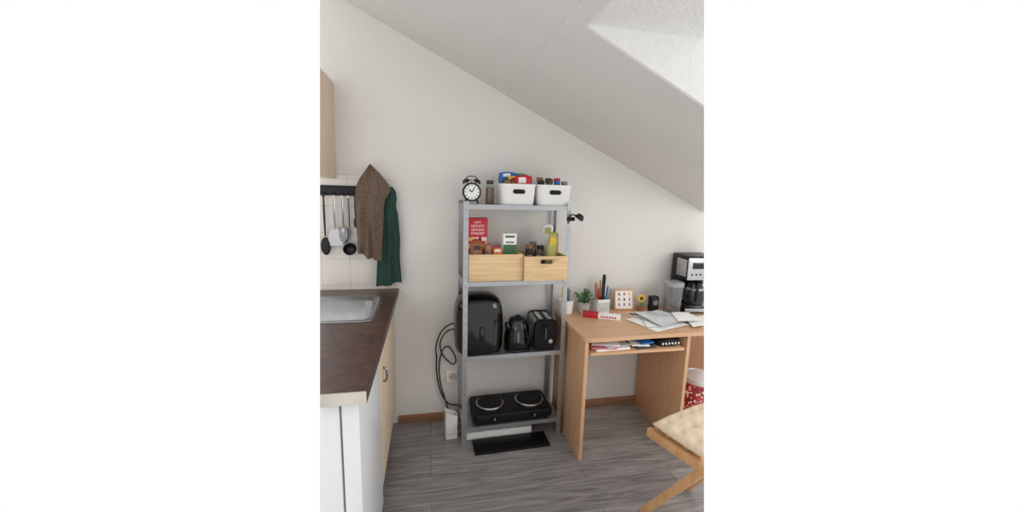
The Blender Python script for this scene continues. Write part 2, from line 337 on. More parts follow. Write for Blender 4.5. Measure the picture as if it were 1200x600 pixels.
# ------------------------------------------------------------------ metal shelf unit
SX,SY,PH=.1717,-.2987,.0378
def S(u,v,z): return (SX+u*math.cos(PH)-v*math.sin(PH),SY+u*math.sin(PH)+v*math.cos(PH),z)
SD=.255; ZB=[1.385,.968,.542,.109]
sh=thing('shelf_unit','tall galvanised metal shelf unit with four shelves','shelf unit',(SX,SY,0),PH)
for (u0,v0,su,sv) in ((0,0,1,1),(.6,0,-1,1),(0,SD,1,-1),(.6,SD,-1,-1)):
    b=NB(); wd,th=.026,.0025
    bx(b,u0,u0+su*wd,v0,v0+sv*th,.004,1.40); bx(b,u0,u0+su*th,v0+sv*th,v0+sv*wd,.004,1.40)
    lg=obj('post',b,M['post'],sh)
    b=NB(); bx(b,u0-su*.001,u0+su*.028,v0-sv*.001,v0+sv*.028,0,.012,.002); obj('foot',b,M['galv'],lg)
for z in ZB:
    b=NB(); bx(b,.003,.597,.003,SD-.003,z-.003,z); bx(b,.003,.597,.003,.006,z-.025,z-.003); bx(b,.003,.597,SD-.006,SD-.003,z-.025,z-.003); bx(b,.003,.006,.006,SD-.006,z-.025,z-.003); bx(b,.594,.597,.006,SD-.006,z-.025,z-.003)
    obj('shelf',b,M['galv'],sh)
E=.0006
# alarm clock
c=thing('alarm_clock','black twin-bell alarm clock on the top shelf','clock',S(.052,.09,ZB[0]+E),PH)
b=NB(); lathe(b,[(.03,-.022),(.047,-.018),(.05,-.004),(.05,.018),(.046,.022),(.043,.018),(.0,.016)],36,(0,0,.062),RX); obj('body',b,M['black'],c)
b=NB(); lathe(b,[(.041,.0155),(.041,.0185),(0,.0185)],32,(0,0,.062),RX); dl=obj('dial',b,M['paper'],c)
b=NB()
for k in range(12):
    a=k*PI/6; box(b,(.034*math.sin(a),-.019,.062+.034*math.cos(a)),(.0035,.001,.009),rot=(0,a,0))
obj('hour_marks',b,M['black'],dl)
for nm,a,ln,w in (('hour_hand',-.9,.022,.005),('minute_hand',.55,.031,.004)):
    b=NB(); box(b,(ln/2*math.sin(a),-.0205,.062+ln/2*math.cos(a)),(w,.001,ln),rot=(0,a,0)); obj(nm,b,M['black'],dl)
for s_ in (-1,1):
    b=NB(); lathe(b,[(.022,0),(.021,.008),(.015,.017),(.006,.021),(.0,.022)],20,(s_*.027,0,.112),(0,s_*.45,0)); obj('bell',b,M['gloss'],c)
    b=NB(); tube(b,[(s_*.025,0,.024),(s_*.038,0,0.003)],[.006,.005],8); obj('leg',b,M['black'],c)
    b=NB(); tube(b,[(s_*.018,0,.104),(s_*.027,0,.116)],.003,6); obj('bell_post',b,M['black'],c)
b=NB(); tube(b,[(-.032,0,.13),(-.024,0,.143),(0,0,.148),(.024,0,.143),(.032,0,.13)],.0025,6,1); obj('handle',b,M['black'],c)
b=NB(); tube(b,[(0,0,.108),(0,0,.128)],.002,6); ball(b,(0,0,.13),.006); obj('hammer',b,M['chrome'],c)
# jars
def jar(name,label,loc,r,h,mc,ml,group=None,fill=.9):
    t=thing(name,label,'jar',loc,0,group)
    b=NB(); lathe(b,[(r*.9,0),(r,.004),(r,h*.7),(r*.72,h*.8),(r*.72,h*.84)],20); obj('body',b,M['glass'],t)
    b=NB(); lathe(b,[(r*.88,.004),(r*.93,.006),(r*.93,h*.7*fill),(0,h*.7*fill+.002)],18); obj('contents',b,mc,t)
    b=NB(); lathe(b,[(r*.82,h*.83),(r*.84,h*.85),(r*.84,h*.98),(r*.78,h),(0,h)],20); obj('lid',b,ml,t)
    return t
jar('spice_bottle','small glass spice bottle between the alarm clock and a white bin',S(.155,.10,ZB[0]+E),.023,.128,TAN,DBROWN,fill=.98)
# white bins
def bin_(label,u0,u1):
    w,d,h=(u1-u0),.235,.112; t=thing('storage_bin',label,'storage bin',S((u0+u1)/2,d/2+.006,ZB[0]+E),PH)
    b=NB(); f=.90; th=.003
    loft(b,[rr(w*f-.006,d*f-.006,.024,0),rr(w*f,d*f,.026,.004),rr(w-.008,d-.008,.03,h-.012),rr(w-.002,d-.002,.03,h-.008),rr(w-.002,d-.002,.03,h),rr(w-.012,d-.012,.026,h),rr(w*f-2*th,d*f-2*th,.022,.006),rr(.02,.02,.009,.006)])
    obj('tub',b,M['white'],t)
    b=NB(); ang=math.atan2((d-d*f)/2,h); loft(b,[rr(.066,.023,.0112,zz) for zz in (-.004,.0035)],mx=MX((0,-d*.475-.001,h*.64),(PI/2-ang*.9,0,0))); obj('slot_shade_inset',b,M['satin'],t)  # solid inset; the dark inside of a grip hole is put into its black
    return t
b1=bin_('white plastic bin holding red, yellow and blue packets on the top shelf',.196,.399)
b2=bin_('white plastic bin of small jars at the right end of the top shelf',.401,.606)
def packet(name,label,cat,loc,rz,size,m,marks=(),group=None):
    w,d,h=size; t=thing(name,label,cat,loc,rz,group)
    b=NB(); box(b,(0,0,h/2),(w,d,h),min(.004,d*.3)); obj('packet',b,m,t)
    for nm,mm,lst in marks:
        b=NB()
        for (x,z,ww,hh) in lst: box(b,(x*w,-d/2-.0003,z*h),(ww*w,.0012,hh*h))
        obj(nm,b,mm,t)
    return t
def bag(name,label,loc,rz,size,m,mp,seed,lean=0,pv=(.45,.85),pu=(.2,.8),tip=0,group=None):
    """soft pillow packet with crimped ends and a printed patch"""
    w,d,h=size; t=thing(name,label,'packet',loc,rz,group)
    def surf(sgn,off):
        def f(u,v):
            a,c=u*2-1,v*2-1; th=(max(0,1-a**4)*max(0,1-abs(c)**3))**.5
            nz=noise.noise(Vector((u*4+seed,v*4,seed*1.7)))
            x=a*w/2*(1-.06*th)+.004*noise.noise(Vector((v*3,seed,0))); z=h*v*(1-.05*abs(a)**2*v)
            return (x,sgn*(d/2*th*(1+.35*nz)+.0007+off),max(0,z))
        return f
    mx=MX((0,0,0),(lean,tip,0))
    b=NB(); shell(b,surf(-1,0),surf(1,0),16,mx); obj('packet',b,m,t,ang=70)
    b=NB(); shell(b,surf(-1,.0012),surf(-1,.0002),8,mx,pu[0],pu[1],pv[0],pv[1]); obj('print',b,mp,t,ang=70)
    return t
zt=ZB[0]+.0075
bag('food_packet','red food packet leaning at the front of the left white bin',S(.335,.065,zt),PH,(.095,.03,.155),RED,M['paper'],1.3,tip=-.0,pv=(.72,.92),pu=(.15,.6))
bag('food_packet','blue food packet at the back left of the left white bin',S(.265,.135,zt),PH+.05,(.11,.03,.172),BLUE,M['paper'],2.1,pv=(.85,.95),pu=(.2,.6))
bag('food_packet','teal packet at the back right of the left white bin',S(.345,.16,zt),PH-.05,(.075,.03,.168),TEAL,YEL,3.4,pv=(.8,.93))
bag('food_packet','yellow packet between the red and blue ones in the left white bin',S(.29,.095,zt),PH,(.07,.022,.150),YEL,RED,4.2,pv=(.82,.93))
bag('food_packet','dark packet at the left front of the left white bin',S(.24,.055,zt),PH,(.06,.025,.130),DBROWN,TAN,5.6,pv=(.85,.95))
JB=[(.435,.055,.021,.128,M['black'],DBROWN,'black-lidded spice jar at the left front corner of the right white bin'),(.482,.05,.021,.136,DBROWN,TAN,'brown-lidded spice jar at the front of the right white bin'),(.528,.055,.020,.130,BLUE,DBROWN,'blue-lidded spice jar at the front of the right white bin'),(.572,.06,.020,.128,GREY,TAN,'grey-lidded spice jar at the right front corner of the right white bin'),(.445,.12,.021,.148,TAN,DBROWN,'tan-lidded spice jar at the back of the right white bin'),(.497,.115,.022,.144,M['black'],ORG,'black-lidded jar of orange spice in the middle of the right white bin'),(.55,.12,.022,.146,RED,TAN,'red-lidded spice jar at the back right of the right white bin'),(.47,.175,.022,.152,M['white'],DBROWN,'white-lidded jar at the very back of the right white bin')]
for u_,v_,r_,h_,lm,cmn,lb in JB: jar('spice_jar',lb,S(u_,v_,zt),r_,h_,cmn,lm,group='jars in the right white bin')
# bamboo boxes
def bamboo(label,u0,u1,v0,v1,h,hole):
    w,d=u1-u0,v1-v0; t=thing('bamboo_box',label,'storage box',S((u0+u1)/2,(v0+v1)/2,ZB[1]+E),PH); th=.009
    b=NB(); bx(b,-w/2,w/2,-d/2,-d/2+th,0,h,.0015); fr=obj('front_panel',b,M['bamboo'],t)
    if hole: 
        cb=NB(); loft(cb,[rr(.075,.024,.0118,z) for z in (-.03,.03)],mx=MX((0,-d/2+th/2,h*.78),(PI/2,0,0))); boolean(fr,cb)
    b=NB(); bx(b,-w/2,w/2,d/2-th,d/2,0,h,.0015); obj('back_panel',b,M['bamboo'],t)
    for s_ in (-1,1):
        b=NB(); bx(b,s_*w/2,s_*(w/2-th),-d/2+th,d/2-th,0,h,.0015); obj('side_panel',b,M['bamboo'],t)
    b=NB(); bx(b,-w/2+th,w/2-th,-d/2+th,d/2-th,.002,.008); obj('bottom',b,M['bamboo'],t)
bamboo('long bamboo box without a grip hole on the second shelf',.030,.332,.008,.235,.148,False)
bamboo('shorter bamboo box with an oval grip hole on the second shelf',.335,.588,-.014,.235,.138,True)
zt=ZB[1]+.0092
def glyphs(rows,seed):
    """rows of letter-like strokes, (centre x, centre z, width, height) in packet fractions"""
    r=random.Random(seed); L_=[]
    for z,w,hh in rows:
        x=-w/2; 
        while x<w/2-.03:
            cw=r.uniform(.045,.065); L_.append((x+.008,z,.014,hh))
            k=r.randrange(4)
            if k!=1: L_.append((x+cw/2,z+hh*.42,cw*.8,hh*.16))
            if k!=2: L_.append((x+cw/2,z-hh*.42,cw*.8,hh*.16))
            if k in (1,3): L_.append((x+cw-.008,z,.013,hh))
            if k in (0,2): L_.append((x+cw/2,z,cw*.6,hh*.14))
            x+=cw+.022
    return L_
packet('cereal_packet','tall red printed packet standing in the long bamboo box','packet',S(.098,.16,zt),PH,(.112,.05,.328),RED,[('lettering',M['paper'],glyphs([(.925,.4,.028),(.86,.7,.04),(.795,.66,.04),(.735,.7,.036)],4)),('picture',M['foodprint'],[(0,.57,.9,.20)])])
packet('tea_box','small white and green carton standing in the long bamboo box','carton',S(.268,.09,zt),PH,(.078,.05,.248),M['paper'],[('green_band',DGREEN,[(0,.62,.98,.26)]),('green_stripe',DGREEN,[(0,.93,.7,.05)]),('print',GREY,[(0,.80,.6,.04)])])
bag('food_packet','brown paper packet in front of the red packet in the long bamboo box',S(.078,.065,zt),PH+.1,(.07,.05,.205),TAN,DBROWN,6.1,pv=(.78,.9))
bag('food_packet','pale packet at the back of the long bamboo box',S(.205,.17,zt),PH,(.08,.045,.185),LGREY,PINK,7.3,pv=(.82,.93))
bag('food_packet','orange packet in the middle of the long bamboo box',S(.195,.07,zt),PH-.1,(.06,.04,.17),ORG,M['paper'],8.8,pv=(.87,.95))
jar('food_jar','glass jar with dark contents in front of the red packet',S(.142,.055,zt),.025,.188,DBROWN,TAN)
for i,(u_,v_,r_,h_,lm,lb) in enumerate(((.372,.04,.024,.165,M['black'],'black-lidded jar at the left of the short bamboo box'),(.43,.045,.026,.160,DBROWN,'brown-lidded jar in the middle of the short bamboo box'),(.40,.12,.026,.178,TAN,'tan-lidded jar at the back left of the short bamboo box'),(.465,.12,.025,.172,M['black'],'black-lidded jar at the back middle of the short bamboo box'),(.44,.185,.025,.185,GREY,'grey-lidded jar at the very back of the short bamboo box'))):
    jar('food_jar',lb,S(u_,v_,zt),r_,h_,TAN if i%2 else DBROWN,lm,group='jars in the short bamboo box')
bag('food_packet','yellow-green packet leaning to the right in the short bamboo box',S(.495,.055,zt),PH-.1,(.06,.03,.262),LIME,YEL,9.4,pv=(.72,.88),tip=.10)
bag('food_packet','gold packet at the right end of the short bamboo box',S(.548,.11,zt),PH+.05,(.05,.035,.25),GOLD,DBROWN,10.2,pv=(.8,.92))
bag('food_packet','white packet at the back right of the short bamboo box',S(.525,.18,zt),PH,(.07,.035,.295),M['paper'],LIME,11.5,pv=(.8,.93))
# clip lamp on right front post
p=S(.603,-.012,1.315)
c=thing('clip_lamp','small black clip lamp clamped to the right front shelf post','lamp',p,PH)
b=NB(); box(b,(-.01,.0,0),(.045,.018,.022),.004); obj('clamp',b,M['black'],c)
b=NB(); tube(b,[(-.022,-.006,0),(-.034,-.02,-.03),(-.034,-.03,.02),(-.01,-.04,.028),(.008,-.045,.018)],.004,8,2); obj('arm',b,M['black'],c)
b=NB(); lathe(b,[(.008,.022),(.018,.018),(.026,.0),(.026,-.006),(.022,-.006),(.014,.008),(.0,.01)],24,(.02,-.045,.01),(.3,.5,0)); obj('lamp_head',b,M['black'],c)
# air fryer
z3=ZB[2]+E
f=thing('air_fryer','large glossy black air fryer on the third shelf','air fryer',S(.104,.1285,z3),PH+.04)
AX,AY,EX=.140,.119,.62
pr=[(.84,0),(.93,.006),(.975,.03),(1,.09),(1,.18),(.985,.225),(.95,.262),(.88,.292),(.77,.313),(.60,.326),(.35,.332),(.02,.334)]
def epoint(a,k,z):
    c_,s_=math.cos(a),math.sin(a); return (AX*k*math.copysign(abs(c_)**EX,c_),AY*k*math.copysign(abs(s_)**EX,s_),z)
b=NB(); loft(b,[[epoint(2*PI*i/72,k,z) for i in range(72)] for k,z in pr]); obj('body',b,M['gloss'],f,ang=80)
b=NB(); rings=[]
for z,k in ((.05,.985),(.09,1.0),(.13,1.0),(.175,1.0),(.19,.998)):
    A=[-PI/2+(q/18-.5)*1.3 for q in range(19)]
    rings.append([epoint(a,k+.006,z) for a in A]+[epoint(a,k-.03,z) for a in A[::-1]])
loft(b,rings); dw=obj('drawer',b,M['gloss'],f,ang=60)
b=NB(); loft(b,[rr(.024,.010,.004,.085),rr(.03,.016,.006,.095),rr(.03,.018,.007,.15),rr(.024,.012,.005,.165)],mx=MX((0,-.123,0))); obj('handle',b,M['gloss'],dw)
# kettle
k=thing('electric_kettle','black electric kettle between the air fryer and the toaster','kettle',S(.333,.082,z3),PH)
b=NB(); lathe(b,[(.076,0),(.079,.004),(.077,.016),(.064,.02),(0,.02)],32); obj('power_base',b,M['black'],k)
b=NB(); lathe(b,[(.074,.0205),(.079,.035),(.078,.08),(.071,.12),(.061,.15),(.054,.166),(0,.166)],36); obj('body',b,M['gloss'],k)
b=NB(); lathe(b,[(.055,.164),(.056,.168),(.055,.172),(.053,.172)],36); obj('rim',b,M['darksteel'],k)
b=NB(); lathe(b,[(.053,.1675),(.049,.183),(.03,.192),(.0,.195)],28); ld=obj('lid',b,M['black'],k)
b=NB(); lathe(b,[(.009,.192),(.012,.202),(.0,.205)],14); obj('lid_knob',b,M['black'],ld)
b=NB(); tube(b,[(-.052,-.012,.122),(-.063,-.015,.146),(-.074,-.018,.163)],[.02,.017,.012],10); obj('spout',b,M['gloss'],k)
b=NB(); tube(b,[(.03,-.044,.170),(.042,-.066,.180),(.05,-.088,.166),(.05,-.090,.11),(.044,-.078,.06),(.036,-.064,.045)],.009,10,2); obj('handle',b,M['black'],k)
b=NB(); box(b,(-.014,-.075,.09),(.008,.004,.06),.0015,rot=(-.12,0,-.2)); obj('water_gauge',b,GREY,k)
# toaster
t=thing('toaster','black two-slot toaster with steel sides beside the kettle','toaster',S(.496,.125,z3),PH-.08); t.scale=(.93,.95,.95)
def trr(w,h,r,y): return [(x,y,z+h/2+.012) for x,z,_ in rr(w,h,r,0)]
b=NB(); loft(b,[trr(.145,.175,.03,y) for y in (-.095,.095)]); shl=obj('shell',b,M['sinksteel'],t,label='brushed steel shell')
for nm,s_ in (('front_panel',-1),('rear_panel',1)):
    b=NB(); loft(b,[trr(.142,.172,.035,s_*.114),trr(.15,.18,.033,s_*.104),trr(.15,.18,.033,s_*.095)]); obj(nm,b,M['satin'],t)
b=NB(); box(b,(0,0,.1875),(.105,.18,.003),.001); tp=obj('top_plate',b,M['satin'],t)
for s_ in (-1,1):
    b=NB(); box(b,(s_*.027,0,.1895),(.028,.15,.003),.001); obj('slot',b,M['chrome'],tp)
b=NB(); box(b,(.0,-.115,.115),(.008,.003,.09)); obj('lever_track',b,M['darksteel'],t)
b=NB(); box(b,(0,-.126,.148),(.04,.024,.016),.004); obj('lever',b,M['black'],t)
b=NB(); lathe(b,[(.014,0),(.013,.010),(0,.011)],20,(.03,-.1135,.06),RX); obj('browning_dial',b,M['steel'],t)
feet(t,[(x,y) for x in (-.055,.055) for y in (-.085,.085)],.01,.02)
# hot plate
z4=ZB[3]+E
h=thing('double_hot_plate','black portable double hot plate on the bottom shelf','hot plate',S(.308,.118,z4),PH)
b=NB(); loft(b,[rr(.45,.215,.02,.012),rr(.475,.235,.022,.02),rr(.478,.238,.022,.058),rr(.47,.23,.022,.066),rr(.40,.17,.02,.068)]); obj('body',b,M['satin'],h)
for x,r in ((-.125,.08),(.125,.085)):
    b=NB(); lathe(b,[(r+.004,.066),(r+.005,.074),(r,.079),(r-.005,.079),(r-.005,.07)],40,(x,.008,0)); rg=obj('burner_ring',b,M['steel'],h)
    b=NB(); lathe(b,[(r-.005,.07),(r-.005,.083),(r-.012,.086),(r*.35,.086),(r*.3,.084),(0,.084)],40,(x,.008,0)); obj('burner_plate',b,M['iron'],rg)
for x in (-.12,.12):
    b=NB(); lathe(b,[(.017,0),(.016,.014),(.0,.015)],20,(x,-.118,.04),RX); kn=obj('knob',b,M['black'],h)
    b=NB(); box(b,(x,-.1335,.046),(.002,.001,.016)); obj('pointer',b,M['paper'],kn)
feet(h,[(x,y) for x in (-.2,.2) for y in (-.09,.09)],.012,.016)
# ------------------------------------------------------------------ under and beside the shelf
b=NB(); bx(b,-.22,.22,-.066,.066,0,.014,.004,3); tag(obj('floor_tray',b,M['satin'],None,(.456,-.322,0),.03),'thin black flat tray lying on the floor under the shelf','tray')
p=thing('power_strip','off-white power strip on the floor behind the black tray','power strip',(.40,-.226,0),.025)
b=NB(); box(b,(0,0,.024),(.40,.042,.048),.005,3); obj('body',b,M['white'],p)
for q in range(5):
    b=NB(); lathe(b,[(.017,.0475),(.017,.049),(.014,.049),(.013,.0482),(0,.0482)],18,(-.12+q*.06,0,0)); obj('socket',b,LGREY,p)
q_=hit(530,515,2,0)+Vector((-.006,.03,0))
v=thing('plastic_container','white angular plastic container with slanted top on the floor left of the shelf','container',q_,.1)
b=NB(); sl=lambda s,r,dz:[(x,y,.158-.45*x+dz) for x,y,_ in rr(s,s*.8,r,0)]
loft(b,[rr(.068,.054,.007,0),rr(.073,.058,.009,.005),rr(.073,.058,.009,.1),sl(.073,.009,0),sl(.064,.006,0),[(x,y,.02) for x,y,_ in rr(.062,.048,.005,0)]]); obj('body',b,M['white'],v)
b=NB(); bx(b,-.03,.03,-.0303,-.0285,.03,.034); obj('front_ridge',b,LGREY,v)
so=W(530.5,440,-.001)
s=thing('wall_socket','cream-white square wall socket near the floor left of the shelf','socket',(so.x,0,so.z))
b=NB(); box(b,(0,-.008,0),(.084,.016,.084),.004,3); obj('plate',b,M['socketm'],s)
b=NB(); lathe(b,[(.024,.016),(.025,.0185),(.022,.0185),(.020,.0168),(0,.0168)],24,(0,0,0),RX); ot=obj('outlet',b,M['outlet'],s)
for s_ in (-1,1):
    b=NB(); lathe(b,[(.003,.0168),(.003,.0176),(0,.0176)],10,(s_*.0095,0,0),RX); obj('pin_hole',b,M['black'],ot)
def cabpts(L_): return [tuple(W(x,y,yy)-Vector((so.x,0,so.z))) for x,y,yy in L_]
pl=thing('power_cable','black cable from the air fryer looping low to the left of the wall socket','cable',(so.x,0,so.z))
b=NB(); tube(b,cabpts([(535,386,-.17),(526,386,-.12),(518,394,-.06),(515,405,-.035),(518,416,-.03),(526,424,-.03),(532,428,-.035),(535,422,-.045),(531,412,-.045),(524,404,-.035),(517,412,-.025),(514,430,-.02),(516,450,-.02),(522,470,-.022),(526,482,-.03)])+[(.13-so.x,-.04,-so.z+.03),(.12-so.x,-.07,-so.z+.006),(.165-so.x,-.12,-so.z+.006)],.0042,8,3); obj('cord',b,M['black'],pl)
o=thing('power_cable','black cable making the outermost loop on the wall left of the shelf','cable',(so.x,0,so.z))
b=NB(); tube(b,cabpts([(536,379,-.17),(528,379,-.12),(517,387,-.05),(510,406,-.025),(512,420,-.02),(511,432,-.02),(514,452,-.02),(519,466,-.022),(527,475,-.03),(537,474,-.05)])+[(.19-so.x,-.09,-so.z+.12),(.21-so.x,-.14,-so.z+.05),(.215-so.x,-.205,-so.z+.053)],.0042,8,3); obj('cord',b,M['black'],o)
# ------------------------------------------------------------------ desk
HD=.71
d=thing('desk','beech computer desk with curved front edge and sliding tray','desk',(1.1,-.3,0)); ox,oy=1.1,-.3
out=[(.785,-.022),(.785,-.49),(.790,-.512),(.80,-.526),(.82,-.534),(.90,-.536),(1.02,-.530),(1.15,-.524),(1.3,-.522),(1.5,-.522),(1.95,-.522),(1.95,-.022)]
b=NB(); prism(b,[(x-ox,y-oy) for x,y in out],HD-.022,HD); obj('desk_top',b,M['beech'],d)
b=NB(); bx(b,.795-ox,.815-ox,-.5226-oy,-.03-oy,0,HD-.022,.001); obj('side_panel',b,M['beech_v'],d)
b=NB(); bx(b,1.4065-ox,1.4265-ox,-.515-oy,-.03-oy,0,HD-.022,.001); obj('side_panel',b,M['beech_v'],d)
b=NB(); bx(b,1.4265-ox,1.93-ox,-.045-oy,-.03-oy,.06,HD-.022); obj('back_panel',b,M['beech_shade'],d,label='beech back panel with shade in its colour')
b=NB(); bx(b,.830-ox,1.39-ox,-.52-oy,-.10-oy,.606,.622,.002); tr=obj('keyboard_tray',b,M['beech'],d)
for x in (.8225,1.398):
    b=NB(); bx(b,x-.0075-ox,x+.0075-ox,-.48-oy,-.1-oy,.602,.616); obj('runner',b,M['steel'],tr)
def D(px,py,z=HD): return hit(px,py,2,z)
e=.0006
def back(px,y): 
    q=hit(px,362,1,y); return (q.x,y,HD+e)
# white cup
p=back(663,-.10); c=thing('plain_cup','plain white cup at the back left corner of the desk','cup',p)
b=NB(); lathe(b,[(.034,0),(.04,.004),(.048,.085),(.049,.09),(.045,.09),(.038,.008),(0,.007)],28); obj('body',b,M['white'],c)
for x,y,hh,mm,cn in ((-.015,.01,.16,YEL,'yellow'),(.014,.004,.15,BLUE,'blue'),(.0,-.015,.17,M['black'],'black')):
    pt=thing('pencil',cn+' pencil standing in the plain white cup','pencil',(p[0]+x,p[1]+y,HD+.009),0,'pencils in the white cup')
    b=NB(); tube(b,[(0,0,0),(x*.6,y*.6,hh-.012)],.0036,6); obj('shaft',b,mm,pt)
    b=NB(); tube(b,[(x*.6,y*.6,hh-.012),(x*.66,y*.66,hh)],[.0036,.0008],6); obj('tip',b,TAN,pt)
# plant
p=back(684,-.10); c=thing('potted_plant','small green plant in a grey-white pot on the desk','plant',p)
b=NB(); lathe(b,[(.026,0),(.03,.003),(.038,.06),(.041,.066),(.041,.074),(.036,.074),(.034,.062),(0,.06)],28); obj('pot',b,LGREY,c)
b=NB(); rnd=random.Random(3)
for i in range(70):
    a=rnd.uniform(0,2*PI); el=rnd.uniform(.05,1.5); ln=rnd.uniform(.03,.085)
    dx,dy,dz=math.cos(a)*math.cos(el),math.sin(a)*math.cos(el),math.sin(el)
    tip=Vector((dx*ln*.75,dy*ln*.75,.066+dz*ln))
    tube(b,[(dx*.01,dy*.01,.06),tuple(tip)],.0011,5)
    t2=NB(); ball(t2,(.009,0,0),.012,(1,.62,.16),8); join(b,t2,MX(tip,(rnd.uniform(-.6,.6),rnd.uniform(-.7,.5),a)))
obj('leaves',b,GRN,c)
# pen holder
p=back(704,-.10); c=thing('pen_holder','square white mesh pen holder full of pens on the desk','pen holder',p,.1)
b=NB(); w=.088; hh=.09
loft(b,[rr(w,w*.8,.008,0),rr(w,w*.8,.008,hh),rr(w-.005,w*.8-.005,.006,hh),rr(w-.005,w*.8-.005,.006,.004)]); obj('cup',b,M['white'],c)
b=NB()
for i in range(7):
    x=-.033+i*.011; box(b,(x,-w*.4-.0004,.042),(.003,.001,.06))
obj('front_slots',b,GREY,c)
pens=[(-.03,.0,.19,TAN,.006,'wooden brush standing at the left of the pen holder'),(-.015,.012,.18,ORG,.005,'orange pencil standing in the pen holder'),(-.006,-.012,.165,M['black'],.005,'thin black pen at the front of the pen holder'),(.012,.012,.235,M['black'],.012,'thick tall black marker rising from the pen holder'),(.02,-.008,.17,BLUE,.005,'blue pen in the pen holder'),(.03,.01,.16,TEAL,.006,'teal pen at the right of the pen holder'),(-.022,-.014,.155,RED,.005,'red pen at the front left of the pen holder'),(-.002,.016,.2,TAN,.005,'tall wooden pencil at the back of the pen holder'),(.033,-.012,.15,GREY,.006,'grey pen at the front right of the pen holder'),(.004,-.002,.175,DBROWN,.006,'dark brown brush in the middle of the pen holder')]
for x,y,hh,mm,r,lb in pens:
    pt=thing('pen',lb,'pen',(p[0]+x,p[1]+y,HD+.0052),0,'pens in the mesh holder')
    b=NB(); tube(b,[(0,0,0),(x*.5,y*.5,hh-.03)],r*.9,8); obj('barrel',b,mm,pt)
    b=NB(); tube(b,[(x*.5,y*.5,hh-.03),(x*.58,y*.58,hh)],[r,r*.7],8); obj('cap',b,mm,pt)
# framed picture
p=back(731,-.075); c=thing('picture_frame','small wooden picture frame with little drawn motifs on the desk','picture frame',p,-.05)
w,hh=.138,.135
LEAN=MX((0,0,0),(-.18,0,0))
b=NB(); t2=NB()
for (x0,x1,z0,z1) in ((-w/2,w/2,0,.009),(-w/2,w/2,hh-.009,hh),(-w/2,-w/2+.009,.009,hh-.009),(w/2-.009,w/2,.009,hh-.009)): bx(t2,x0,x1,-.012,0,z0,z1,.001)
join(b,t2,LEAN); obj('frame',b,M['chairwood'],c)
b=NB(); t2=NB(); bx(t2,-w/2+.008,w/2-.008,-.006,-.002,.008,hh-.008); join(b,t2,LEAN); pc=obj('picture',b,M['paper'],c)
cols=[RED,TAN,GREY,TAN,DBROWN,ORG,DBROWN,TAN,YEL]
for i in range(9):
    x=-.036+.036*(i%3); z=.034+.034*(i//3); b=NB(); t2=NB(); lathe(t2,[(.0055,0),(.0055,.001)],10,(x,-.0065,z+.005),RX); box(t2,(x+.003,-.007,z-.003),(.014,.001,.005),rot=(0,.5*(-1)**i,0)); box(t2,(x-.002,-.007,z-.004),(.003,.001,.014)); join(b,t2,LEAN); obj('doodle',b,cols[i],pc)
b=NB(); tube(b,[(0,.014,.085),(0,.045,.003)],.004,6); obj('stand',b,M['chairwood'],c)
# sunflower figure
p=back(750,-.11); c=thing('flower_ornament','tiny yellow flower ornament beside the picture frame','ornament',p)
b=NB(); lathe(b,[(.018,0),(.02,.002),(.025,.032),(.021,.032),(0,.028)],18); obj('pot',b,TAN,c)
b=NB(); tube(b,[(0,0,.02),(.002,0,.072)],.0025,6); ball(b,(.012,0,.046),.013,(1,.4,.5),10); obj('stem',b,GRN,c)
b=NB()
for k in range(11):
    a=k*2*PI/11; t2=NB(); ball(t2,(.019,0,0),.012,(1,.45,.3),10); join(b,t2,MX((.002,-.003,.085),(PI/2,0,0))@Matrix.Rotation(a,4,'Z'))
fl=obj('petals',b,YEL,c)
b=NB(); ball(b,(.002,-.006,.085),.012,(1,.6,1)); obj('flower_center',b,DBROWN,c)
# dark small objects
p=back(765,-.12); c=thing('small_speaker','small dark box standing between the flower ornament and the beaker','speaker',p,.05)
b=NB(); box(b,(0,0,.05),(.056,.045,.10),.006,3); obj('housing',b,M['black'],c)
b=NB(); lathe(b,[(.018,0),(.018,.002),(.006,.003),(0,.003)],20,(0,-.0225,.06),RX); obj('grille',b,GREY,c)
# beaker
p=back(787,-.165); c=thing('plastic_beaker','translucent plastic drinking beaker left of the coffee maker','beaker',p)
b=NB(); lathe(b,[(.048,0),(.052,.004),(.061,.185),(.0595,.185),(.0505,.006),(0,.006)],32); obj('vessel',b,M['frost'],c)
b=NB(); lathe(b,[(.0625,.179),(.063,.197),(.056,.206),(.02,.21),(0,.21)],32); obj('lid',b,cm('translucent_lid',(214,214,216),.3,trans=.6),c)
# coffee maker
CX=1.700
c=thing('coffee_maker','black drip coffee maker with a steel front on the desk','coffee maker',(CX,-.115,HD+e),-.04)
b=NB(); bx(b,-.105,.105,-.10,.075,0,.045,.008,3); bs=obj('base',b,M['black'],c)
b=NB(); bx(b,-.1,.1,-.1025,-.098,.010,.034,.001); obj('base_band',b,M['steel'],bs)
b=NB(); lathe(b,[(.07,.0445),(.07,.048),(0,.049)],32,(0,-.03,0)); obj('warming_plate',b,M['steel'],c)
b=NB(); bx(b,-.105,.105,.03,.085,.04,.30,.006); obj('water_tank',b,M['black'],c)
b=NB(); bx(b,-.107,.107,-.095,.086,.215,.375,.014,3); top=obj('brew_head',b,M['black'],c)
b=NB(); bx(b,-.105,.105,-.0995,-.092,.222,.364,.003); fp=obj('front_panel',b,cm('silver_front',(190,191,193),.36,metal=.75),c)
b=NB(); bx(b,-.075,.075,-.102,-.099,.295,.335,.001); obj('display',b,M['gloss'],fp)
b=NB(); bx(b,-.1085,-.1065,-.085,.02,.24,.35,.0005); obj('side_trim',b,M['steel'],top)
for x in (-.075,-.045,-.015,.015,.045,.075):
    b=NB(); lathe(b,[(.006,0),(.0055,.004),(0,.004)],14,(x,-.099,.258),RX); obj('button',b,M['black'],fp)
